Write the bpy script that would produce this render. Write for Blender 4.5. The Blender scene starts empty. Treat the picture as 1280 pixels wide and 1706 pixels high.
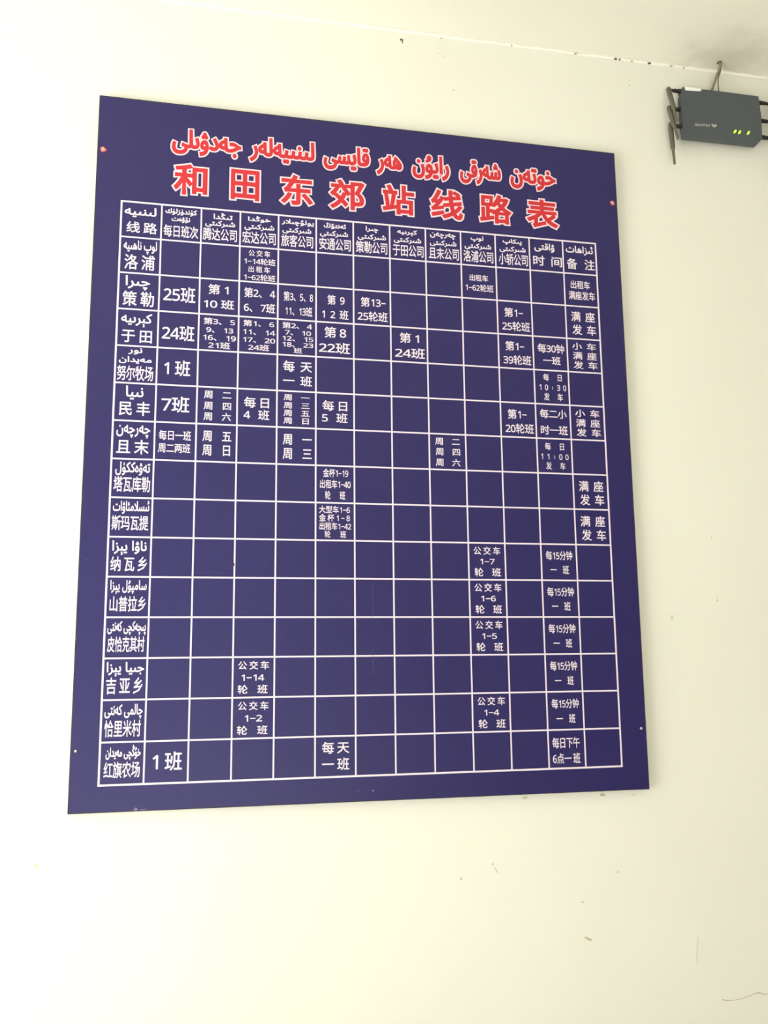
import bpy, bmesh, math, random
import numpy as np
from mathutils import Matrix, Vector
from mathutils.geometry import delaunay_2d_cdt

# ---------------------------------------------------------------- frame, camera, light
sc = bpy.context.scene
COL = sc.collection

def P(x, y, z=0.0):
    """sign coordinates in mm (x right, y down from the sign's top left corner, z into the wall,
    0 = face of the sign, 18 = face of the wall) -> world metres"""
    return Vector((x/1000.0, (z-18.0)/1000.0, (2733.0-y)/1000.0))

cam_d = bpy.data.cameras.new('camera')
cam_d.sensor_fit = 'VERTICAL'; cam_d.sensor_height = 24.0
cam_d.lens = 24.0*1492.58/1706.0
cam_d.clip_start = 0.02
cam = bpy.data.objects.new('camera', cam_d); COL.objects.link(cam)
RX = Vector((0.97881, 0.00998, -0.20451)); RD = Vector((0.02324, 0.98694, 0.15941)); RF = Vector((0.20343, -0.16078, 0.9658))
def dirw(v): return Vector((v[0], v[2], -v[1]))
cx, cy, cz = dirw(RX).normalized(), -dirw(RD), -dirw(RF)
cy = (cy - cx*cy.dot(cx)).normalized(); cz = cx.cross(cy)
loc = P(228.68, 1205.9, -1849.95)
cam.matrix_world = Matrix(((cx.x, cy.x, cz.x, loc.x), (cx.y, cy.y, cz.y, loc.y), (cx.z, cy.z, cz.z, loc.z), (0, 0, 0, 1)))
sc.camera = cam

world = bpy.data.worlds.new('world'); sc.world = world; world.use_nodes = True
bg = world.node_tree.nodes['Background']
bg.inputs['Color'].default_value = (0.9, 0.96, 1.0, 1); bg.inputs['Strength'].default_value = 0.9

def area(name, loc, target, sx, sy, power, color):
    d = bpy.data.lights.new(name, 'AREA'); d.shape = 'RECTANGLE'; d.size = sx; d.size_y = sy
    d.energy = power; d.color = color
    o = bpy.data.objects.new(name, d); COL.objects.link(o); o.location = loc
    o.rotation_euler = (Vector(target)-Vector(loc)).to_track_quat('-Z', 'Y').to_euler()
    return o
# daylight coming in through the low window opening of the left wall, thrown upwards off the bright ground outside
area('window_daylight', (-1.62, -1.25, 1.2), (-.62, -1.25, 1.95), 1.4, 1.4, 66.0, (1.0, 0.985, 0.93))
# added sky-tinted fill light in a made-up doorway opening behind the camera
area('front_fill_light', (-.1, -5.4, 1.2), (-.1, 0.0, 1.4), 2.4, 2.2, 11.0, (0.82, 0.93, 1.0))
# sun falling through that added opening on to the floor, from where it bounces up to the wall and the ceiling
sun_d = bpy.data.lights.new('sun', 'SUN'); sun_d.energy = 32.0; sun_d.angle = math.radians(.6); sun_d.color = (1.0, .96, .88)
sun = bpy.data.objects.new('sun', sun_d); COL.objects.link(sun); sun.location = (0, -9, 6)
sun.rotation_euler = Vector((.10, .72, -.70)).to_track_quat('-Z', 'Y').to_euler()

vs = sc.view_settings
vs.view_transform = 'Standard'; vs.look = 'None'; vs.gamma = 1.0; vs.use_curve_mapping = False
vs.exposure = 0.25

# ---------------------------------------------------------------- helpers
def lin(r, g, b):
    f = lambda c: (c/255.0/12.92) if c/255.0 <= .04045 else ((c/255.0+.055)/1.055)**2.4
    return (f(r), f(g), f(b), 1.0)

def material(name, color, rough=0.6, spec=0.4, metal=0.0, noise=None, bump=None, emit=None, coords='Object'):
    m = bpy.data.materials.new(name); m.use_nodes = True
    nt = m.node_tree; p = nt.nodes['Principled BSDF']
    p.inputs['Base Color'].default_value = color
    p.inputs['Roughness'].default_value = rough
    p.inputs['Specular IOR Level'].default_value = spec
    p.inputs['Metallic'].default_value = metal
    tc = nt.nodes.new('ShaderNodeTexCoord')
    if noise:
        scale, color2, lo, hi = noise
        n = nt.nodes.new('ShaderNodeTexNoise'); n.inputs['Scale'].default_value = scale; n.inputs['Detail'].default_value = 5
        nt.links.new(tc.outputs[coords], n.inputs['Vector'])
        r = nt.nodes.new('ShaderNodeMapRange'); r.inputs['From Min'].default_value = lo; r.inputs['From Max'].default_value = hi
        nt.links.new(n.outputs['Fac'], r.inputs['Value'])
        mx = nt.nodes.new('ShaderNodeMix'); mx.data_type = 'RGBA'
        mx.inputs['A'].default_value = color; mx.inputs['B'].default_value = color2
        nt.links.new(r.outputs['Result'], mx.inputs['Factor'])
        nt.links.new(mx.outputs['Result'], p.inputs['Base Color'])
    if bump:
        scale, strength, dist = bump
        n = nt.nodes.new('ShaderNodeTexNoise'); n.inputs['Scale'].default_value = scale; n.inputs['Detail'].default_value = 4
        nt.links.new(tc.outputs[coords], n.inputs['Vector'])
        b = nt.nodes.new('ShaderNodeBump'); b.inputs['Strength'].default_value = strength; b.inputs['Distance'].default_value = dist
        nt.links.new(n.outputs['Fac'], b.inputs['Height']); nt.links.new(b.outputs['Normal'], p.inputs['Normal'])
    if emit:
        p.inputs['Emission Color'].default_value = emit[0]; p.inputs['Emission Strength'].default_value = emit[1]
    return m

def link(name, me, mat=None, parent=None, **props):
    o = bpy.data.objects.new(name, me); COL.objects.link(o)
    if mat is not None and me is not None: me.materials.append(mat)
    if parent is not None:
        o.parent = parent; o.matrix_parent_inverse = parent.matrix_world.inverted()
    for k, v in props.items(): o[k] = v
    return o

def bm_obj(name, bm, mat, parent=None, smooth=False, **props):
    bmesh.ops.recalc_face_normals(bm, faces=bm.faces)
    me = bpy.data.meshes.new(name); bm.to_mesh(me); bm.free()
    if smooth:
        for p_ in me.polygons: p_.use_smooth = True
    return link(name, me, mat, parent, **props)

def add_box(bm, a, b, bevel=0.0, seg=2):
    a, b = Vector(a), Vector(b)
    lo = Vector((min(a.x, b.x), min(a.y, b.y), min(a.z, b.z))); hi = Vector((max(a.x, b.x), max(a.y, b.y), max(a.z, b.z)))
    r = bmesh.ops.create_cube(bm, size=1.0)
    for v in r['verts']:
        v.co = Vector((lo.x+(v.co.x+.5)*(hi.x-lo.x), lo.y+(v.co.y+.5)*(hi.y-lo.y), lo.z+(v.co.z+.5)*(hi.z-lo.z)))
    if bevel:
        es = list({e for v in r['verts'] for e in v.link_edges})
        bmesh.ops.bevel(bm, geom=es, offset=bevel, segments=seg, affect='EDGES', profile=.5)

def add_prism(bm, pts, z0, z1, bevel=0.0, seg=2):
    """extruded outline given in sign coordinates (mm)"""
    f = bm.faces.new([bm.verts.new(P(x, y, z0)) for x, y in pts])
    r = bmesh.ops.extrude_face_region(bm, geom=[f])
    vsx = [g for g in r['geom'] if isinstance(g, bmesh.types.BMVert)]
    bmesh.ops.translate(bm, verts=vsx, vec=P(0, 0, z1)-P(0, 0, z0))
    if bevel:
        es = [e for e in bm.edges if all(v in set(vsx) for v in e.verts)]
        bmesh.ops.bevel(bm, geom=es, offset=bevel, segments=seg, affect='EDGES', profile=.5)

def add_tube(bm, pts, radii, n=14, cap=True):
    pts = [Vector(p) for p in pts]
    if not isinstance(radii, (list, tuple)): radii = [radii]*len(pts)
    rings = []; up = None
    for i, p in enumerate(pts):
        if i == 0: d = pts[1]-pts[0]
        elif i == len(pts)-1: d = pts[-1]-pts[-2]
        else: d = (pts[i+1]-pts[i]).normalized()+(pts[i]-pts[i-1]).normalized()
        d.normalize()
        if up is None: up = Vector((0, 1, 0)) if abs(d.y) < .9 else Vector((1, 0, 0))
        u = (up-d*up.dot(d)).normalized(); up = u; w = d.cross(u)
        rings.append([bm.verts.new(p+(u*math.cos(t)+w*math.sin(t))*radii[i]) for t in [2*math.pi*k/n for k in range(n)]])
    for a, b in zip(rings[:-1], rings[1:]):
        for k in range(n): bm.faces.new((a[k], a[(k+1) % n], b[(k+1) % n], b[k]))
    if cap: bm.faces.new(rings[0]); bm.faces.new(list(reversed(rings[-1])))

def add_blob(bm, x, y, rx, ry, z0, z1, rng, ang=0.0, n=12, rough=.25):
    """small irregular low patch (chip, stain, scuff) lying on the surface, z0 surface, z1 top"""
    ring = []
    for k in range(n):
        t = 2*math.pi*k/n; q = 1+rng.uniform(-rough, rough)
        a, b = math.cos(t)*rx*q, math.sin(t)*ry*q
        ring.append((x+a*math.cos(ang)-b*math.sin(ang), y+a*math.sin(ang)+b*math.cos(ang)))
    lo = [bm.verts.new(P(px, py, z0)) for px, py in ring]
    hi = [bm.verts.new(P(x+(px-x)*.8, y+(py-y)*.8, z1)) for px, py in ring]
    for k in range(n): bm.faces.new((lo[k], lo[(k+1) % n], hi[(k+1) % n], hi[k]))
    bm.faces.new(hi)

# ---------------------------------------------------------------- materials
M_wall = material('cream_wall_paint', (0.79, 0.795, 0.725, 1), .75, .25, noise=(1.7, (0.76, 0.763, 0.69, 1), .35, .75), bump=(55, .10, .0015))
M_floor = material('grey_floor', (0.55, 0.51, 0.44, 1), .6, .3, noise=(6, (0.49, 0.455, 0.39, 1), .4, .7))
M_caulk = material('white_caulk', (0.87, 0.87, 0.79, 1), .55, .3, bump=(70, .25, .002))
M_chip = material('grey_wall_mark', lin(96, 92, 76), .9, .1)
M_chip2 = material('pale_wall_mark', lin(188, 184, 158), .9, .1)
M_faint = material('faint_wall_mark', lin(206, 205, 184), .9, .1)
M_yellow = material('yellow_wall_mark', lin(220, 218, 170), .9, .1)
M_blue = material('blue_print', lin(33, 27, 88), .36, .4, noise=(90, lin(36, 30, 92), .3, .8), bump=(380, .04, .0006))
M_edge = material('worn_dark_edge', lin(58, 54, 58), .7, .2, noise=(120, lin(95, 88, 78), .55, .7))
M_white = material('white_print', lin(226, 214, 226), .45, .35)
M_red = material('red_print', lin(196, 44, 54), .42, .35)
M_outline = material('pale_pink_print', lin(232, 206, 214), .45, .35)
M_scr = material('pale_scratch', lin(120, 112, 150), .7, .2)
M_rust = material('rust_speck', lin(72, 42, 38), .9, .1)
M_pink = material('pink_paper_washer', lin(208, 140, 132), .7, .2)
M_red2 = material('dark_red_washer_rim', lin(120, 44, 62), .7, .2)
M_steel = material('nail_steel', (0.62, 0.58, 0.56, 1), .35, .5, .7)
M_rout = material('dark_grey_router_plastic', lin(78, 84, 88), .55, .4, bump=(600, .05, .0004))
M_black = material('black_plastic', lin(30, 31, 30), .4, .5)
M_ant = material('antenna_plastic', lin(92, 87, 74), .5, .4)
M_logo = material('light_grey_print', lin(176, 178, 172), .5, .3)
M_led = material('green_led', lin(190, 255, 60), .4, .3, emit=(lin(196, 255, 40), 1.35))
M_wstrip = material('white_plastic', (0.93, 0.93, 0.9, 1), .4, .4)
M_cable = material('grey_cable', lin(124, 118, 97), .6, .3)
M_cable2 = material('dusty_cable', lin(112, 104, 84), .7, .3)

# ceiling paint with a smudge of dirt round the cable hole
M_ceil = material('ceiling_paint', (0.83, 0.815, 0.735, 1), .8, .2, noise=(2.3, (0.795, 0.78, 0.70, 1), .35, .75), bump=(40, .12, .002))
def dirt(mat, center, rad, color, amount):
    nt = mat.node_tree; p = nt.nodes['Principled BSDF']; src = p.inputs['Base Color'].links[0].from_socket
    tc = nt.nodes.new('ShaderNodeTexCoord')
    n = nt.nodes.new('ShaderNodeTexNoise'); n.inputs['Scale'].default_value = 16; n.inputs['Detail'].default_value = 4
    nt.links.new(tc.outputs['Object'], n.inputs['Vector'])
    ds = nt.nodes.new('ShaderNodeVectorMath'); ds.operation = 'SUBTRACT'; ds.inputs[1].default_value = center
    nt.links.new(tc.outputs['Object'], ds.inputs[0])
    sc_ = nt.nodes.new('ShaderNodeVectorMath'); sc_.operation = 'DIVIDE'; sc_.inputs[1].default_value = rad
    nt.links.new(ds.outputs[0], sc_.inputs[0])
    ln = nt.nodes.new('ShaderNodeVectorMath'); ln.operation = 'LENGTH'; nt.links.new(sc_.outputs[0], ln.inputs[0])
    ad = nt.nodes.new('ShaderNodeMath'); ad.operation = 'ADD'; nt.links.new(ln.outputs['Value'], ad.inputs[0])
    ms = nt.nodes.new('ShaderNodeMath'); ms.operation = 'MULTIPLY_ADD'; ms.inputs[1].default_value = 1.6; ms.inputs[2].default_value = -.8
    nt.links.new(n.outputs['Fac'], ms.inputs[0]); nt.links.new(ms.outputs[0], ad.inputs[1])
    r = nt.nodes.new('ShaderNodeMapRange'); r.interpolation_type = 'SMOOTHSTEP'
    r.inputs['From Min'].default_value = 0.1; r.inputs['From Max'].default_value = 1.2
    r.inputs['To Min'].default_value = amount; r.inputs['To Max'].default_value = 0
    nt.links.new(ad.outputs[0], r.inputs['Value'])
    mx = nt.nodes.new('ShaderNodeMix'); mx.data_type = 'RGBA'; mx.inputs['B'].default_value = color
    nt.links.new(src, mx.inputs['A']); nt.links.new(r.outputs['Result'], mx.inputs['Factor'])
    nt.links.new(mx.outputs['Result'], p.inputs['Base Color'])
dirt(M_ceil, (1.52, -0.045, 3.0), (0.16, 0.11, 0.5), (0.44, 0.40, 0.31, 1), .42)

# ---------------------------------------------------------------- the room
XL, XR, YF, ZC = -1.7, 6.4, -5.6, 3.0
CS = math.tan(math.radians(0.42))            # the ceiling is not quite level with the sign
def zc(x): return ZC + (x-0.75)*CS
def slab(name, x0, x1, y0, y1, mat, zf, thick):
    bm = bmesh.new()
    v = [bm.verts.new((x, y, zf(x)+dz)) for dz in (0, thick) for x, y in ((x0, y0), (x1, y0), (x1, y1), (x0, y1))]
    for f in ((0, 1, 2, 3), (4, 5, 6, 7), (0, 1, 5, 4), (1, 2, 6, 5), (2, 3, 7, 6), (3, 0, 4, 7)): bm.faces.new([v[i] for i in f])
    return bm_obj(name, bm, mat, kind='structure')
ceiling = slab('ceiling', XL-.12, XR+.12, YF-.12, 0.12, M_ceil, zc, .12)
slab('floor', XL-.12, XR+.12, YF-.12, 0.12, M_floor, lambda x: 0.0, -.12)

def wall_box(name, boxes):
    bm = bmesh.new()
    for a, b in boxes: add_box(bm, a, b)
    return bm_obj(name, bm, M_wall, kind='structure')
# back wall: front face at y = 0, top follows the ceiling
bm = bmesh.new()
v = [bm.verts.new(c) for y in (0, .12) for c in ((XL-.12, y, 0), (XR+.12, y, 0), (XR+.12, y, zc(XR+.12)), (XL-.12, y, zc(XL-.12)))]
for f in ((0, 1, 2, 3), (4, 5, 6, 7), (0, 1, 5, 4), (1, 2, 6, 5), (2, 3, 7, 6), (3, 0, 4, 7)): bm.faces.new([v[i] for i in f])
wall_back = bm_obj('wall_back', bm, M_wall, kind='structure')
ZW = 2.97
wall_box('wall_left', [((XL-.12, YF, 0), (XL, -2.0, ZW)), ((XL-.12, -.5, 0), (XL, 0, ZW)), ((XL-.12, -2.0, 0), (XL, -.5, .4)), ((XL-.12, -2.0, 2.0), (XL, -.5, ZW))])
wall_box('wall_right', [((XR, YF, 0), (XR+.12, 0, ZW+.03))])
wall_box('wall_front', [((XL-.12, YF-.12, 0), (-1.4, YF, ZW)), ((1.2, YF-.12, 0), (XR+.12, YF, ZW+.03)), ((-1.4, YF-.12, 2.6), (1.2, YF, ZW))])  # unseen wall; its wide opening is added to let the sun reach the floor

# bead of white filler along the corner of wall and ceiling, broken in places
rng = random.Random(4)
bm = bmesh.new()
x = XL; prev = None
while x < XR:
    w = .0068+rng.uniform(-.0016, .0018); d = w*rng.uniform(.8, 1.1); z = zc(x)
    ring = [bm.verts.new((x, 0.001, z-w)), bm.verts.new((x, -d*.42, z-w*.42)), bm.verts.new((x, -d, z+0.0005)), bm.verts.new((x, 0.001, z+0.001))]
    if prev:
        for k in range(4): bm.faces.new((prev[k], prev[(k+1) % 4], ring[(k+1) % 4], ring[k]))
    else: bm.faces.new(ring)
    prev = ring; x += .016
bm.faces.new(prev)
trim_1 = bm_obj('trim_1', bm, M_caulk, smooth=True, kind='structure')

# chips, specks and scuffs on the wall (position mm, half sizes mm, angle)
marks = [
 ('paint_chip', M_chip, [(676, -243, 4.5, 3, 0), (678, -238, 1.6, 4, 0)]), ('paint_chip', M_chip2, [(774, -262, 3.5, 3.2, 0)]),
 ('speck', M_chip2, [(802, -128, 1.8, 1.6, 0)]), ('speck', M_chip2, [(765, -220, 1.5, 1.5, 0)]),
 ('speck', M_chip2, [(780, -214, 1.2, 1.2, 0)]), ('speck', M_chip2, [(1260, -201, 2.2, 1.8, 0)]),
 ('speck', M_chip2, [(1401, 937, 2.0, 1.7, 0)]), ('speck', M_chip2, [(1405, 1082, 1.6, 2.2, 0)]),
 ('scuff', M_faint, [(1288, 1121, 4, 5.5, .4)]), ('scuff', M_chip2, [(846, 1631, 1.6, 3, -.4), (853, 1644, .9, 9, -.5)]),
 ('scuff', M_chip2, [(777, 1656, 3.6, 1.6, -.5)]), ('speck', M_chip2, [(1041, 1718, 3.2, 2, .2)]),
 ('scuff', M_chip2, [(1050, 1791, 9, 3, .5)]), ('speck', M_faint, [(1125, 1662, 4, 2.5, -.4)]),
 ('scuff', M_faint, [(1298, 1828, .9, 28, .12)]), ('paint_chip', M_yellow, [(-54, 1586, 3.2, 5, .3)]),
 ('scuff', M_faint, [(921, 1501, 6, 3.4, -.1)]), ('scuff', M_chip2, [(1098, 1502, 6.5, 3.6, .1)]),
 ('speck', M_chip2, [(1170, 1505, 2.5, 1.6, .1)]), ('speck', M_chip2, [(1480, -198, 1.2, 7, .2)]),
]
for nm, mt, bl in marks:
    bm = bmesh.new()
    for (x, y, rx, ry, a) in bl: add_blob(bm, x, y, rx, ry, 18.2, 17.3, rng, a)
    bm_obj(nm, bm, mt, wall_back)
# pencil line low on the right
bm = bmesh.new(); pts = [(1350, 1934), (1362, 1937), (1380, 1937.5), (1398, 1935.5), (1416, 1931.5), (1432, 1928), (1438, 1927), (1450, 1931), (1464, 1932)]
add_tube(bm, [P(x, y, 17.9) for x, y in pts], [1.1e-3, .9e-3, .6e-3, .6e-3, .6e-3, .9e-3, 1.4e-3, .8e-3, .4e-3], 6)
bm_obj('pencil_line', bm, M_chip2, wall_back)
# broken spots in the filler bead
for x, w, mt in ((951, 5, M_chip2), (1117, 7, M_chip2), (1225, 8, M_chip), (1236, 3, M_chip), (1269, 6, M_chip2), (1317, 9, M_chip), (1377, 8, M_chip2), (1412, 4, M_chip2)):
    bm = bmesh.new(); z = zc(x/1000)
    add_tube(bm, [(x/1000-w/2000, -.0034, z-.0034), (x/1000-w/6000, -.0036, z-.004), (x/1000+w/4000, -.0035, z-.0038), (x/1000+w/2000, -.0033, z-.0034)], [.0010, .0026, .0024, .0008], 8)
    bm_obj('chip', bm, mt, trim_1)
# hole knocked in the ceiling for the cables
bm = bmesh.new(); hx, hy = 1.494, -.034
ring = [bm.verts.new((hx+.0075*math.cos(t)*(1+rng.uniform(-.3, .3)), hy+.006*math.sin(t)*(1+rng.uniform(-.3, .3)), zc(hx)-.0008)) for t in [k*math.pi/7 for k in range(14)]]
top = [bm.verts.new((hx+(q.co.x-hx)*.8, hy+(q.co.y-hy)*.8, zc(hx)+.001)) for q in ring]
for k in range(14): bm.faces.new((ring[k], ring[(k+1) % 14], top[(k+1) % 14], top[k]))
bm.faces.new(ring)
bm_obj('cable_hole', bm, M_chip, ceiling)

# ---------------------------------------------------------------- lettering
_cache = {}
def raw(s, res=4):
    """outline of a string in the built-in typeface as flat triangles: verts, faces, outline edges"""
    if (s, res) in _cache: return _cache[(s, res)]
    c = bpy.data.curves.new('t', 'FONT'); c.body = s; c.size = 1; c.resolution_u = res; c.fill_mode = 'NONE'
    o = bpy.data.objects.new('t', c); COL.objects.link(o)
    bpy.context.view_layer.update()
    ev = o.evaluated_get(bpy.context.evaluated_depsgraph_get()); me = ev.to_mesh()
    v = np.array([q.co[:2] for q in me.vertices]).reshape(-1, 2)
    es = np.array([tuple(e.vertices) for e in me.edges]).reshape(-1, 2)
    vo, eo, fo = delaunay_2d_cdt([Vector(q) for q in v], [tuple(int(k) for k in e) for e in es], [], 1, 1e-6, False)[:3]
    vo = np.array([tuple(q) for q in vo]); a, b = v[es[:, 0]], v[es[:, 1]]
    c_ = np.array([vo[list(q)].mean(0) for q in fo])
    # non-zero winding number of every triangle's centre, so that overlapping strokes stay filled
    up = (a[None, :, 1] <= c_[:, None, 1]) & (b[None, :, 1] > c_[:, None, 1]); dn = (a[None, :, 1] > c_[:, None, 1]) & (b[None, :, 1] <= c_[:, None, 1])
    side = (b[None, :, 0]-a[None, :, 0])*(c_[:, None, 1]-a[None, :, 1])-(c_[:, None, 0]-a[None, :, 0])*(b[None, :, 1]-a[None, :, 1])
    wn = (up & (side > 0)).sum(1)-(dn & (side < 0)).sum(1)
    fs = [tuple(q) for q, w in zip(fo, wn) if w != 0]
    cnt = {}
    for f in fs:
        for p_, q_ in zip(f, f[1:]+f[:1]): cnt[(min(p_, q_), max(p_, q_))] = cnt.get((min(p_, q_), max(p_, q_)), 0)+1
    es = [e for e, n in cnt.items() if n == 1]
    used = sorted({k for f in fs for k in f}); mp = {k: n for n, k in enumerate(used)}
    v = vo[used]; fs = [tuple(mp[k] for k in f) for f in fs]; es = [(mp[p_], mp[q_]) for p_, q_ in es]
    ev.to_mesh_clear(); bpy.data.objects.remove(o); bpy.data.curves.remove(c)
    _cache[(s, res)] = (v, fs, es); return _cache[(s, res)]

REF = raw('国')[0]; RB = REF[:, 1].min(); RH = REF[:, 1].max()-RB; EM = RH/.90; RX0 = REF[:, 0].min(); RXW = REF[:, 0].max()-RX0
def glyph(ch, res=4):
    """-> verts with the ideograph ink box scaled to height 1, faces, edges, advance"""
    if ch.isdigit():
        v, f, e = raw(chr(0x1D7E2+int(ch)), res)
        h0 = raw(chr(0x1D7E2), res)[0]; hh = h0[:, 1].max()-h0[:, 1].min(); k = .80/hh
        w = h0[:, 0].max()-h0[:, 0].min()
        x = (v[:, 0]-(v[:, 0].min()+v[:, 0].max())/2)*k*1.06
        if ch == '1': x = x-.01
        return np.c_[x+.31, (v[:, 1]-h0[:, 1].min())*k+.09], f, e, .62
    if ch == '-':
        return np.array([(.05, .44), (.53, .44), (.53, .53), (.05, .53)]), [(0, 1, 2), (0, 2, 3)], [(0, 1), (1, 2), (2, 3), (3, 0)], .58
    if ch == ':':
        a = np.array([(.24, .25), (.36, .25), (.36, .36), (.24, .36)])
        return np.r_[a, a+(0, .26)], [(0, 1, 2), (0, 2, 3), (4, 5, 6), (4, 6, 7)], [(0, 1), (1, 2), (2, 3), (3, 0), (4, 5), (5, 6), (6, 7), (7, 4)], .6
    v, f, e = raw(ch, res)
    return np.c_[(v[:, 0]-RX0)/RXW*.93+.085, (v[:, 1]-RB)/RH], f, e, 1.1

def compose(s, res=4):
    V, F, E, x, n = [], [], [], 0.0, 0
    for ch in s:
        if ch == ' ': x += .25; continue
        v, f, e, adv = glyph(ch, res)
        V.append(v+(x, 0)); F += [tuple(i+n for i in q) for q in f]; E += [(a+n, b+n) for a, b in e]
        n += len(v); x += adv
    return np.concatenate(V), F, E

DUAL = {'ل': 0xFEDD, 'ن': 0xFEE5, 'ي': 0xFEF1, 'ك': 0xFED9, 'ت': 0xFE95, 'ش': 0xFEB5, 'خ': 0xFEA5, 'ڭ': 0xFBD3, 'چ': 0xFB7A,
        'ې': 0xFBE4, 'پ': 0xFB56, 'ق': 0xFED5, 'ئ': 0xFE89, 'س': 0xFEB1, 'م': 0xFEE1, 'ج': 0xFE9D}
RIGHT = {'ا': 0xFE8D, 'ە': 0xFEE9, 'د': 0xFEA9, 'ر': 0xFEAD, 'ز': 0xFEAF, 'و': 0xFEED, 'ۇ': 0xFBD7, 'ۆ': 0xFBD9, 'ۈ': 0xFBDB, 'ۋ': 0xFBDE, 'ﻻ': 0xFEFB}
def shape(s):
    """join the Arabic-script letters into their connected forms, left to right"""
    s = s.replace('لا', 'ﻻ'); out = []
    dual = lambda c: c in DUAL or c in 'ىھ'
    for i, c in enumerate(s):
        if c == ' ': out.append(' '); continue
        pj = i > 0 and dual(s[i-1]); nj = dual(c) and i+1 < len(s) and s[i+1] != ' '
        if c in RIGHT: out.append(chr(RIGHT[c]+(1 if pj else 0)))
        elif c == 'ى': out.append(chr({(0, 0): 0xFEEF, (1, 0): 0xFEF0, (0, 1): 0xFBE8, (1, 1): 0xFBE9}[(int(pj), int(nj))]))
        elif c == 'ھ': out.append(chr(0xFEEC if pj else 0xFEEB))
        else: out.append(chr(DUAL[c]+(3 if pj and nj else 2 if nj else 1 if pj else 0)))
    return ''.join(reversed(out))

class Ink:
    """flat printed shapes collected into one mesh; strokes are fattened by r mm and merged into one outline"""
    def __init__(s): s.v = []; s.f = []
    def add(s, V, F, E, z, r, sx=1.0):
        V = np.array(V, float); V[:, 0] /= sx; own = {}
        for q in F:
            for k in range(len(q)): own[(min(q[k], q[k-1]), max(q[k], q[k-1]))] = q
        N = {}
        for a, b in E:                                       # outward normal of each outline edge
            d = V[b]-V[a]; L = math.hypot(*d)
            if L < 1e-6: continue
            w = np.array((-d[1], d[0]))/L; c = np.mean([V[k] for k in own[(min(a, b), max(a, b))]], axis=0)
            if w @ (c-(V[a]+V[b])/2) > 0: w = -w
            N.setdefault(a, []).append(w); N.setdefault(b, []).append(w)
        v = V.copy()
        for i, ws in N.items():
            m = np.mean(ws, axis=0); l = math.hypot(*m)
            if l > .05: v[i] = V[i]+m/l*r*min(1/l, 1.28)
        ox, oy = V[:, 0].mean(), V[:, 1].mean(); g = []
        for q in F:
            a = sum(v[q[k-1]][0]*v[q[k]][1]-v[q[k]][0]*v[q[k-1]][1] for k in range(len(q)))
            if abs(a) > 1e-5: g.append(q if a > 0 else tuple(reversed(q)))
        # merge where fattened strokes run into each other
        es = sorted({(min(q[k-1], q[k]), max(q[k-1], q[k])) for q in g for k in range(len(q))})
        vo, eo, fo = delaunay_2d_cdt([Vector((x-ox, y-oy)) for x, y in v], es, [], 1, 1e-4, False)[:3]
        w = np.array([tuple(q) for q in vo]); c_ = np.array([w[list(q)].mean(0) for q in fo])[:, None, :]
        T = np.array([[v[k]-(ox, oy) for k in q] for q in g])[None]      # keep what lies inside any fattened triangle
        ins = np.ones((len(fo), len(g)), bool)
        for k in range(3):
            a, b = T[:, :, k], T[:, :, (k+1) % 3]
            ins &= ((b[..., 0]-a[..., 0])*(c_[..., 1]-a[..., 1])-(b[..., 1]-a[..., 1])*(c_[..., 0]-a[..., 0])) > 0
        fo = [q for q, t in zip(fo, ins.any(1)) if t]
        n = len(s.v); s.v += [((q.x+ox)*sx, q.y+oy, z) for q in vo]
        s.f += [tuple(i+n for i in q) for q in fo]
    def rect(s, x0, y0, x1, y1, z):
        n = len(s.v); s.v += [(x0, y0, z), (x1, y0, z), (x1, y1, z), (x0, y1, z)]; s.f.append((n, n+1, n+2, n+3))
    def build(s, name, mat, parent, **props):
        me = bpy.data.meshes.new(name); me.from_pydata([P(*q) for q in s.v], [], s.f)
        me.validate(); me.update()
        bm = bmesh.new(); bm.from_mesh(me)          # all print faces the room
        for f in bm.faces:
            if f.normal.y > 0: f.normal_flip()
        loose = [q for q in bm.verts if not q.link_faces]
        if loose: bmesh.ops.delete(bm, geom=loose, context='VERTS')
        bm.to_mesh(me); bm.free()
        return link(name, me, mat, parent, **props)

def put_zh(ink, s, x0, x1, y0, y1, z=-.10, w=.017, res=2):
    V, F, E = compose(s, res); V = V.copy(); h = y1-y0; r = w*h
    a, b = V[:, 0].min(), V[:, 0].max(); sx = (x1-x0)/(b-a+2*w)/h
    V[:, 0] = x0+r*sx+(V[:, 0]-a)/(b-a)*(x1-x0-2*r*sx); V[:, 1] = y1-r-V[:, 1]*(h-2*r)
    ink.add(V, F, E, z, r, sx)
def put_ar(ink, s, x0, x1, y0, y1, z=-.10, r=.75, res=2):
    V, F, E = raw(shape(s), res); V = V.copy(); h = y1-y0
    a, b = V.min(0), V.max(0); sx = min(1.1, max(.6, (x1-x0)/(b[0]-a[0])/(h/(b[1]-a[1]))))
    V[:, 0] = x0+r*sx+(V[:, 0]-a[0])/(b[0]-a[0])*(x1-x0-2*r*sx); V[:, 1] = y1-r-(V[:, 1]-a[1])/(b[1]-a[1])*(h-2*r)
    ink.add(V, F, E, z, r, sx)

# ---------------------------------------------------------------- the timetable sign
W, H = 1200.0, 1492.1
sign = bpy.data.objects.new('timetable_sign', None); COL.objects.link(sign); sign.location = P(W/2, H, 12)
sign['label'] = 'large blue bus timetable board with red title and white grid, nailed to cream wall'; sign['category'] = 'sign'
bpy.context.view_layer.update()
bm = bmesh.new(); add_box(bm, P(0, 0, 0), P(W, H, 13), .0012, 2)
panel = bm_obj('panel', bm, M_blue, sign)
panel.data.materials.append(M_edge)
for p_ in panel.data.polygons:
    if p_.normal.y > -.98: p_.material_index = 1
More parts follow.
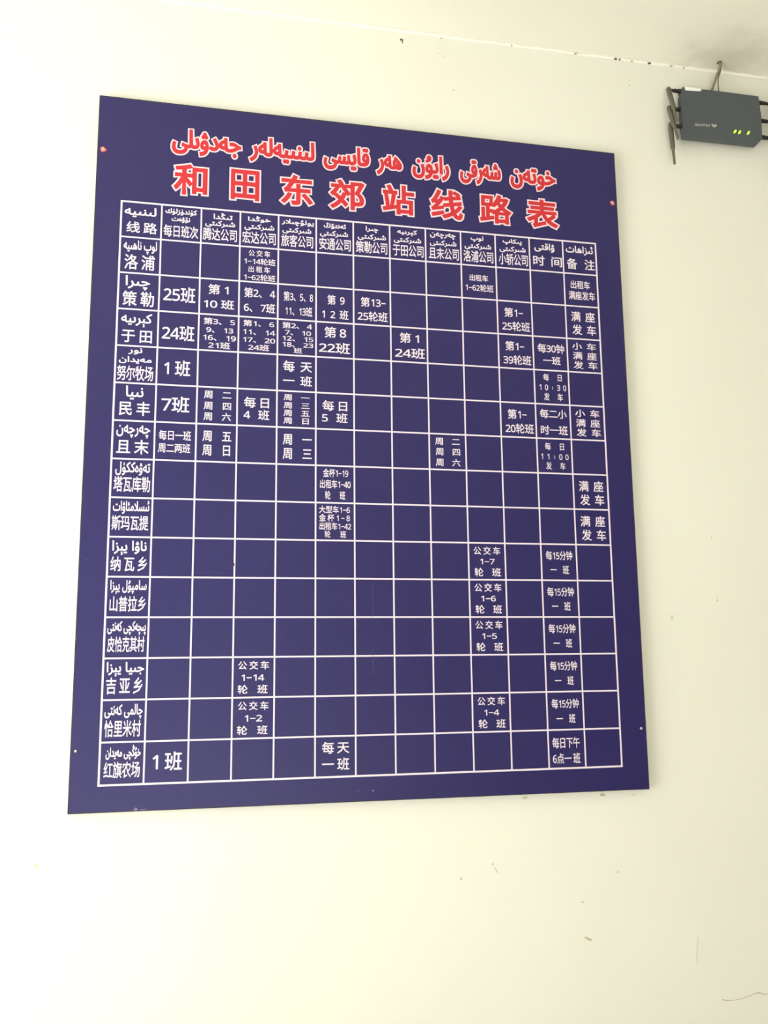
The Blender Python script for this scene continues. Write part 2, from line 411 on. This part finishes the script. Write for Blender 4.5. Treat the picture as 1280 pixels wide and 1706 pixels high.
# worn lip of the printed film, folded round the edge
bm = bmesh.new(); rr = random.Random(9)
def lip(x0, y0, x1, y1, w):
    n = 90; dx, dy = x1-x0, y1-y0; L = math.hypot(dx, dy); nx, ny = -dy/L, dx/L; prev = None
    for i in range(n+1):
        t = i/n; x, y = x0+dx*t, y0+dy*t; q = w*(.55+rr.random()*.6)
        cur = (bm.verts.new(P(x, y, -.12)), bm.verts.new(P(x+nx*q, y+ny*q, -.12)))
        if prev: bm.faces.new((prev[0], cur[0], cur[1], prev[1]))
        prev = cur
lip(1, .8, W-1, .8, 2.6); lip(W-.8, 1, W-.8, H-1, 1.8); lip(W-1, H-.8, 1, H-.8, 1.2); lip(.8, H-1, .8, 1, 1.8)
bm_obj('worn_edge', bm, M_edge, sign)

GX0, GX1, GY0, GY1, NC, NR = 54.6, 1137.6, 240.4, 1441.6, 13, 15
CX = [GX0+(GX1-GX0)*i/NC for i in range(NC+1)]; CY = [GY0+(GY1-GY0)*i/NR for i in range(NR+1)]
ink = Ink()
for i, x in enumerate(CX):
    w = 1.9 if i in (0, NC) else 1.65
    ink.rect(x-w, GY0-1.9, x+w, GY1+1.9, -.10)
for j, y in enumerate(CY):
    w = 1.9 if j in (0, NR) else 1.65
    ink.rect(GX0-1.9, y-w, GX1+1.9, y+w, -.12)
ink.build('table_grid', M_white, sign)

# title: every character or word is a pale backing shape with a red face on it
def pair(name, V, F, E, ra, rb):
    a, b = Ink(), Ink(); a.add(V, F, E, -.10, ra); b.add(V, F, E, -.20, rb)
    o = a.build(name, M_outline, sign); b.build('red_face', M_red, o)
ZH = [('和', 157.9, 235.7), ('田', 279.5, 348.3), ('东', 389.5, 466.4), ('郊', 499, 583.7), ('站', 619, 699.7), ('线', 732.7, 814.6), ('路', 849.4, 932.8), ('表', 964.8, 1048.4)]
AR = [('جەدۋىلى', 152.2, 306.6), ('لىنىيەلەر', 320.2, 469.5), ('قايسى', 484.9, 595.1), ('ھەر', 607.2, 671.2), ('رايۇن', 690.7, 783.9), ('شەرقى', 804.3, 909.5), ('خوتەن', 928, 1046.2)]
al = raw('\uFE8D', 4)[0]; k_ar = 41.0/(al[:, 1].max()-0)
for s_, x0, x1 in AR:
    V, F, E = raw(shape(s_), 4); V = V.copy(); a, b = V[:, 0].min(), V[:, 0].max(); m = 4.6
    V[:, 0] = x0+m+(V[:, 0]-a)/(b-a)*(x1-x0-2*m); V[:, 1] = 101.5-np.where(V[:, 1] > 0, V[:, 1], V[:, 1]*1.17)*k_ar
    pair('title_word', V, F, E, 5.4, 2.2)
for ch, x0, x1 in ZH:
    V, F, E = glyph(ch, 5)[:3]; V = V.copy(); a, b = V[:, 0].min(), V[:, 0].max(); m = 5.3
    V[:, 0] = x0+m+(V[:, 0]-a)/(b-a)*(x1-x0-2*m); a, b = V[:, 1].min(), V[:, 1].max()
    V[:, 1] = 216-m-(V[:, 1]-a)/(b-a)*(78-2*m)
    pair('title_character', V, F, E, 6.0, 2.3)

# cell contents: (column, row): [(text, x0, x1, y0, y1)] in percent of the cell; 'a' marks Arabic-script lines
def A(s, *q): return ('a', s)+q
def Z(s, *q): return ('z', s)+q
cells = {}
SH = 'شىركىتى'
heads = [(2, 'تىڭدا', 31, 80, '腾达公司', 5, 92, 10, 87), (3, 'خوڭدا', 20, 80, '宏达公司', 6, 93, 11, 89), (4, 'يولۇچىلار', 8, 94, '旅客公司', 7, 92, 10, 87),
         (5, 'ئەنتۇڭ', 20, 80, '安通公司', 8, 93, 10, 86), (6, 'چىرا', 34, 69, '策勒公司', 7, 93, 12, 90), (7, 'كېرىيە', 21, 77, '于田公司', 8, 94, 11, 88),
         (8, 'چەرچەن', 13, 86, '且末公司', 9, 94, 12, 88), (9, 'لوپ', 29, 66, '洛浦公司', 7, 93, 11, 88), (10, 'پىكاپ', 22, 78, '小轿公司', 9, 94, 12, 89)]
cells[0, 0] = [A('لىنىيە', 8, 87, 12, 43), Z('线 路', 14, 90, 57, 87)]
cells[1, 0] = [A('كۈندۈزلۈك', 9, 89, 8, 27), A('نۆۋەت', 25, 72, 31, 48), Z('每日班次', 6, 93, 57, 90)]
for c, a, x0, x1, z, z0, z1, s0, s1 in heads: cells[c, 0] = [A(a, x0, x1, 9, 28), A(SH, s0, s1, 32, 52), Z(z, z0, z1, 56, 90)]
cells[11, 0] = [A('ۋاقتى', 15, 75, 13, 41), Z('时  间', 10, 96, 54, 84)]
cells[12, 0] = [A('ئىزاھات', 9, 91, 11, 41), Z('备   注', 10, 95, 54, 86)]
rows = [(1, [('لوپ ناھىيە', 9, 91, 8, 46)], '洛 浦', 12, 87, 50, 90), (2, [('چىرا', 17, 77, 7, 46)], '策 勒', 11, 88, 52, 91), (3, [('كېرىيە', 10, 85, 10, 48)], '于 田', 12, 86, 56, 91),
        (4, [('نور', 30, 64, 5, 23), ('مەيدان', 8, 87, 28, 48)], '努尔牧场', 5, 92, 55, 93), (5, [('نىيا', 28, 70, 7, 44)], '民 丰', 13, 87, 50, 86), (6, [('چەرچەن', 9, 89, 11, 45)], '且 末', 10, 87, 51, 87),
        (7, [('تەۋەككۈل', 10, 92, 7, 43)], '塔瓦库勒', 7, 93, 47, 85), (8, [('ئىسلامئاۋات', 8, 93, 7, 42)], '斯玛瓦提', 6, 92, 47, 83), (9, [('ناۋا يېزا', 10, 90, 9, 46)], '纳 瓦 乡', 7, 92, 51, 86),
        (10, [('سامپۇل يېزا', 9, 93, 8, 43)], '山普拉乡', 9, 92, 50, 86), (11, [('پىچەكچى كەنتى', 6, 94, 9, 44)], '皮恰克其村', 7, 92, 49, 85), (12, [('جىيا يېزا', 8, 93, 9, 44)], '吉 亚 乡', 8, 91, 48, 86),
        (13, [('چالمى كەنتى', 7, 93, 10, 46)], '恰里米村', 8, 90, 50, 88), (14, [('خۇڭچى مەيدان', 13, 92, 7, 43)], '红旗农场', 10, 91, 48, 84)]
for r, ar, z, z0, z1, y0, y1 in rows: cells[0, r] = [A(*q) for q in ar]+[Z(z, z0, z1, y0, y1)]
cells[1, 2] = [Z('25班', 11, 90, 31, 73)]; cells[1, 3] = [Z('24班', 10, 90, 38, 79)]; cells[1, 4] = [Z('1 班', 18, 82, 34, 75)]
cells[1, 5] = [Z('7班', 14, 82, 32, 73)]; cells[1, 6] = [Z('每日一班', 10, 88, 22, 47), Z('周二两班', 9, 87, 56, 80)]; cells[1, 14] = [Z('1 班', 19, 86, 28, 71)]
cells[2, 2] = [Z('第 1', 22, 73, 16, 43), Z('10 班', 11, 88, 58, 83)]
cells[2, 3] = [Z('第3、 5', 12, 91, 10, 28), Z('9、 13', 19, 87, 34, 51), Z('16、 19', 12, 94, 55, 73), Z('21班', 25, 80, 76, 94)]
cells[2, 5] = [Z('周    二', 17, 85, 10, 31), Z('周    四', 17, 85, 40, 61), Z('周    六', 17, 85, 69, 90)]
cells[2, 6] = [Z('周    五', 16, 87, 18, 46), Z('周    日', 16, 84, 55, 84)]
cells[3, 1] = [Z('公 交 车', 23, 79, 9, 26), Z('1-14轮班', 12, 93, 32, 50), Z('出 租 车', 23, 79, 55, 72), Z('1-62轮班', 12, 93, 78, 96)]
cells[3, 2] = [Z('第2、 4', 13, 93, 18, 45), Z('6、 7班', 13, 93, 60, 86)]
cells[3, 3] = [Z('第1、 6', 12, 91, 9, 26), Z('11、 14', 12, 94, 33, 50), Z('17、 20', 12, 94, 55, 72), Z('24班', 25, 79, 76, 93)]
cells[3, 5] = [Z('每 日', 17, 80, 23, 51), Z('4   班', 16, 81, 57, 83)]
cells[3, 12] = [Z('公 交 车', 13, 87, 11, 31), Z('1-14', 21, 76, 41, 61), Z('轮    班', 12, 84, 70, 91)]
cells[3, 13] = [Z('公 交 车', 14, 87, 11, 31), Z('1-2', 30, 72, 41, 61), Z('轮    班', 12, 85, 70, 91)]
cells[4, 2] = [Z('第3、5、8', 15, 92, 21, 47), Z('11、13班', 20, 90, 62, 88)]
cells[4, 3] = [Z('第2、 4', 12, 90, 8, 25), Z('7、 10', 19, 87, 28, 44), Z('12、 15', 13, 93, 45, 61), Z('18、 23', 13, 93, 62, 78), Z('班', 42, 64, 79, 94)]
cells[4, 4] = [Z('每  天', 15, 90, 17, 46), Z('一  班', 15, 90, 58, 85)]
cells[4, 5] = [Z('周    一', 17, 84, 9, 26), Z('周    三', 17, 84, 31, 48), Z('周    五', 17, 84, 52, 69), Z('周    日', 17, 82, 73, 90)]
cells[4, 6] = [Z('周    一', 16, 90, 18, 47), Z('周    三', 16, 90, 56, 86)]
cells[5, 2] = [Z('第  9', 30, 76, 22, 49), Z('1  2  班', 16, 86, 64, 90)]
cells[5, 3] = [Z('第 8', 22, 80, 14, 44), Z('22班', 8, 90, 58, 88)]
cells[5, 5] = [Z('每 日', 17, 82, 22, 49), Z('5   班', 16, 83, 56, 82)]
cells[5, 7] = [Z('金杯1-19', 19, 84, 9, 31), Z('出租车1-40', 11, 90, 39, 61), Z('轮       班', 24, 76, 69, 91)]
cells[5, 8] = [Z('大型车1-6', 9, 88, 9, 28), Z('金 杯 1 - 8', 9, 88, 31, 50), Z('出租车1-42', 10, 91, 53, 72), Z('轮       班', 23, 78, 75, 93)]
cells[5, 14] = [Z('每 天', 17, 84, 15, 43), Z('一 班', 17, 84, 55, 84)]
cells[6, 2] = [Z('第13-', 19, 87, 21, 48), Z('25轮班', 11, 92, 62, 89)]
cells[7, 3] = [Z('第 1', 24, 77, 17, 45), Z('24班', 11, 93, 60, 89)]
cells[8, 6] = [Z('周    二', 16, 84, 11, 31), Z('周    四', 17, 84, 40, 60), Z('周    六', 17, 84, 70, 90)]
cells[9, 1] = [Z('出租车', 23, 76, 28, 47), Z('1-62轮班', 11, 91, 57, 78)]
for r, t in ((9, '1-7'), (10, '1-6'), (11, '1-5'), (13, '1-4')):
    cells[9, r] = [Z('公 交 车', 14, 87, 11, 32), Z(t, 31, 71, 41, 60), Z('轮    班', 15, 87, 69, 91)]
for r, t in ((2, '25'), (3, '39'), (5, '20')): cells[10, r] = [Z('第1-', 20, 74, 21, 48), Z(t+'轮班', 13, 93, 62, 89)]
cells[11, 3] = [Z('每30钟', 13, 91, 22, 48), Z('一班', 28, 79, 59, 83)]
cells[11, 4] = [Z('每      日', 26, 80, 11, 31), Z('1  0  :  3  0', 14, 92, 40, 61), Z('发      车', 26, 81, 68, 89)]
cells[11, 6] = [Z('每      日', 23, 78, 13, 33), Z('1  1  :  0  0', 11, 90, 42, 62), Z('发      车', 24, 80, 69, 89)]
cells[11, 5] = [Z('每二小', 12, 90, 16, 41), Z('时一班', 13, 91, 63, 89)]
for r in (9, 10, 11, 12, 13): cells[11, r] = [Z('每15分钟', 13, 88, 20, 44), Z('一    班', 25, 77, 60, 83)]
cells[11, 14] = [Z('每日下午', 11, 86, 21, 48), Z('6点一 班', 11, 86, 62, 88)]
cells[12, 1] = [Z('出租车', 19, 77, 22, 46), Z('满座发车', 12, 91, 55, 80)]
cells[12, 2] = [Z('满  座', 16, 87, 18, 47), Z('发  车', 18, 89, 58, 87)]
for r in (3, 5): cells[12, r] = [Z('小  车', 15, 86, 12, 33), Z('满  座', 16, 87, 40, 62), Z('发  车', 17, 88, 68, 90)]
for r in (7, 8): cells[12, r] = [Z('满  座', 16, 87, 20, 49), Z('发  车', 18, 88, 59, 88)]

for (c, r), lines in sorted(cells.items()):
    ink = Ink(); w, h = CX[1]-CX[0], CY[1]-CY[0]
    for kind, s, x0, x1, y0, y1 in lines:
        q = (CX[c]+w*x0/100, CX[c]+w*x1/100, CY[r]+h*y0/100, CY[r]+h*y1/100)
        if kind == 'a': put_ar(ink, s, *q, r=.65 if (y1-y0) > 24 else .5)
        else: put_zh(ink, s, *q)
    nm = 'column_heading' if r == 0 else 'row_heading' if c == 0 else 'cell_text'
    ink.build(nm, M_white, sign)

# nails with their washers
for (x, y, kind) in ((13, 127, 'p'), (1187.5, 132, 'p'), (10.7, 1376, 's'), (1187.4, 1363.3, 's')):
    if kind == 'p':
        bm = bmesh.new(); add_blob(bm, x, y, 7.4, 7.0, -.2, -.9, rng, 0, 14, .18)
        wr = bm_obj('washer', bm, M_red2, sign, label='crushed pink paper washer under a nail')
        bm = bmesh.new(); add_blob(bm, x, y+.4, 5.9, 5.4, -.8, -1.8, rng, .3, 12, .35)
        bm_obj('washer_paper', bm, M_pink, wr)
        rad = 2.0
    else: rad = 3.1
    bm = bmesh.new()
    add_tube(bm, [P(x, y, 19), P(x, y, -.5), P(x, y, -.6), P(x, y, -1.6), P(x, y, -2.6), P(x, y, -3.0)], [.0013, .0013, rad*1e-3, rad*1e-3, rad*.75e-3, rad*.3e-3], 14)
    bm_obj('nail', bm, M_steel, sign, smooth=True)

# wear on the print
def mark(name, mat, blobs, **k):
    bm = bmesh.new()
    for x, y, rx, ry, a in blobs: add_blob(bm, x, y, rx, ry, -.1, -.3, rng, a)
    bm_obj(name, bm, mat, sign, **k)
M_fs = material('faint_scratch', lin(84, 77, 124), .7, .2)
for q in ((592.5, 1070, .45, 22, 0), (592.3, 1112, .4, 18, 0), (592, 1215, .5, 36, 0)): mark('scratch', M_fs, [q])
mark('stain', M_rust, [(301, 1008, 2.2, 2.0, .3), (303, 1014, 1.6, 3.4, 0)])
mark('chip', M_scr, [(590, 1471, 2.0, 2.6, 0)]); mark('chip', material('dull_speck', lin(92, 84, 122), .7, .2), [(559, 1470, 2.6, 1.3, 0)])
for q in ((7, 1001, 2.6, .6, .6), (14, 1006, 5, .5, .5)): mark('scratch', M_fs, [q])
mark('chip', M_scr, [(125, 1488, 3.2, 2.8, 0), (138, 1489, 6, .8, 0)])
mark('chip', M_scr, [(1198, 1385, 1.0, 2.2, 0)])

# ---------------------------------------------------------------- the router
router = bpy.data.objects.new('wifi_router', None); COL.objects.link(router); router.location = P(1490, -55, 18)
router['label'] = 'dark grey wireless router mounted upside down under the ceiling, right of the blue board'; router['category'] = 'router'
bpy.context.view_layer.update()
# body: outline of the front face in sign coordinates, front z=-14, back z=12, feet reach the wall
face = [(1387, -183.8), (1437, -187.2), (1443, -193.6), (1500, -194.2), (1600.5, -194.6), (1603.5, -140), (1601, -77), (1584, -59), (1480, -58.2), (1383, -57.5), (1380.5, -110), (1381, -166)]
bm = bmesh.new(); add_prism(bm, face, 1, -14, .0022, 3)
body = bm_obj('body', bm, M_rout, router)
for fx, fy in ((1400, -165), (1580, -165), (1400, -95), (1580, -95)):
    bm = bmesh.new(); add_tube(bm, [P(fx, fy, 0), P(fx, fy, 18)], .007, 12)
    bm_obj('mounting_foot', bm, M_black, body)
# raised corner lug and white socket strip along the top edge
bm = bmesh.new(); add_prism(bm, [(1385, -181), (1389, -193.5), (1393, -193), (1396, -182)], 6, -13, .0008, 1); bm_obj('corner_lug', bm, M_rout, body)
bm = bmesh.new(); add_box(bm, P(1396, -195.5, -12.5), P(1438, -183, -5), .001, 1)
bm_obj('socket_strip', bm, M_wstrip, router, label='white strip along the top edge')
# antennas
def cap_tube(bm, p, d, prof, n=14):
    add_tube(bm, [p+d*t for t, r in prof], [r for t, r in prof], n)
S3 = [((1388, -185, -4), (1354, -188.9, -4), (0.01745, 0.97015, -0.24189)), ((1386, -135, -4), (1352.3, -137.9, -4), (0.0, 0.96126, -0.27564)), ((1384, -87, -4), (1352.5, -92.3, -4), (0.0349, 0.99924, -0.01744)),
      ((1598, -183, -4), (1638, -186, -4), (-0.02, 0.97, -0.24)), ((1599, -133, -4), (1639, -136, -4), (0.0, 0.965, -0.26)), ((1600, -86, -4), (1640, -90, -4), (0.0, .99, -.14))]
for a, b, d in S3:
    dv = dirw(Vector(d)).normalized(); p = P(*b); a = P(*a); sgn = (a-p); sgn.z = 0; sgn.normalize()
    bm = bmesh.new()
    prof = [(-.0045, .0018), (-.0035, .0040), (-.001, .0054), (.004, .0060), (.012, .0062), (.060, .0056), (.0665, .0050), (.068, .0036), (.1065, .0030), (.108, .0018)]
    cap_tube(bm, p, dv, prof)
    an = bm_obj('antenna', bm, M_ant, router, smooth=True)
    bm = bmesh.new(); y = p.copy(); y.z = a.z
    pts = [p+Vector((0, 0, -.003))+sgn*.003, p+Vector((0, 0, -.003))+sgn*.0135, p+Vector((0, 0, -.003))+sgn*.0145, p+Vector((0, 0, -.0028))+sgn*.024, p+Vector((0, 0, -.0028))+sgn*.025, Vector((a.x, a.y, p.z-.0026))]
    add_tube(bm, pts, [.0038, .0038, .0048, .0048, .0054, .0054], 14)
    bm_obj('hinge', bm, M_black, an)
# status lights: small slanted windows
for x, y in ((1524.2, -86.8), (1537.0, -86.4), (1561.5, -87.5)):
    bm = bmesh.new()
    n = 16; a = math.radians(36)
    for z0, z1 in ((-13.8, -14.5),):
        lo, hi = [], []
        for k in range(n):
            t = 2*math.pi*k/n; u, v_ = 2.3*math.cos(t), 6.2*math.sin(t)
            px, py = x+u*math.cos(a)-v_*math.sin(a), y+u*math.sin(a)+v_*math.cos(a)
            lo.append(bm.verts.new(P(px, py, z0))); hi.append(bm.verts.new(P(px, py, z1)))
        for k in range(n): bm.faces.new((lo[k], lo[(k+1) % n], hi[(k+1) % n], hi[k]))
        bm.faces.new(hi)
    bm_obj('status_light', bm, M_led, router)
# maker's name and petal mark, upside down like the router
ink = Ink(); V, F, E = raw('HUAWEI'); V = V.copy(); lo_, hi_ = V.min(0), V.max(0)
q = (V-lo_)/(hi_-lo_)
X = 1454-q[:, 0]*40; Y = -93.5-(.5-q[:, 1])*7.0-(X-1434)*.055
ink.add(np.c_[X, Y], F, E, -14.3, .25)
ink.build('maker_name', M_logo, body)
ink = Ink()
for k in range(8):
    t = math.radians(-78+k*156/7); n = len(ink.v); cxx, cyy = 1467.0, -100.0   # petals fan downwards
    pl = []
    for u, w_ in ((1.2, 0), (4, 1.15), (6.8, 1.5), (8.3, .9), (8.9, 0), (8.3, -.9), (6.8, -1.5), (4, -1.15)):
        pl.append((cxx+u*math.sin(t)*.95+w_*math.cos(t)*.8, cyy+u*math.cos(t)*1.05-w_*math.sin(t)*.8))
    ink.v += [(a, b, -14.3) for a, b in pl]; ink.f.append(tuple(range(n, n+8)))
ink.build('petal_mark', M_logo, body)

# cables from the hole down behind the router
def cable(name, label, pts, rads, mat):
    bm = bmesh.new(); fine = []; P0 = [Vector(p) for p in pts]
    for i in range(len(P0)-1):
        a, b, c, d = P0[max(i-1, 0)], P0[i], P0[i+1], P0[min(i+2, len(P0)-1)]
        for k in range(6):
            t = k/6; fine.append(.5*((2*b)+(c-a)*t+(2*a-5*b+4*c-d)*t*t+(3*b-a-3*c+d)*t**3))
    fine.append(P0[-1])
    R_ = [rads[0]+(rads[1]-rads[0])*i/(len(fine)-1) for i in range(len(fine))]
    add_tube(bm, fine, R_, 12)
    o = bm_obj(name, bm, mat, smooth=True, label=label, category='cable'); return o
cable('network_cable', 'thick grey cable hanging from the ceiling hole down behind the router', [(1.494, -.034, zc(1.494)+.004), P(1497, -262, -14), P(1490, -240, -6), P(1484, -218, 2), P(1479, -196, 9), P(1478, -180, 14.5)], (.0037, .0027), M_cable)
cable('power_cable', 'thin second wire bowing out right of the thick cable above the router', [(1.498, -.031, zc(1.498)+.003), P(1500, -256, -10), P(1498, -238, 0), P(1500, -218, 5), P(1506, -198, 12), P(1507, -180, 16)], (.0016, .0011), M_cable2)
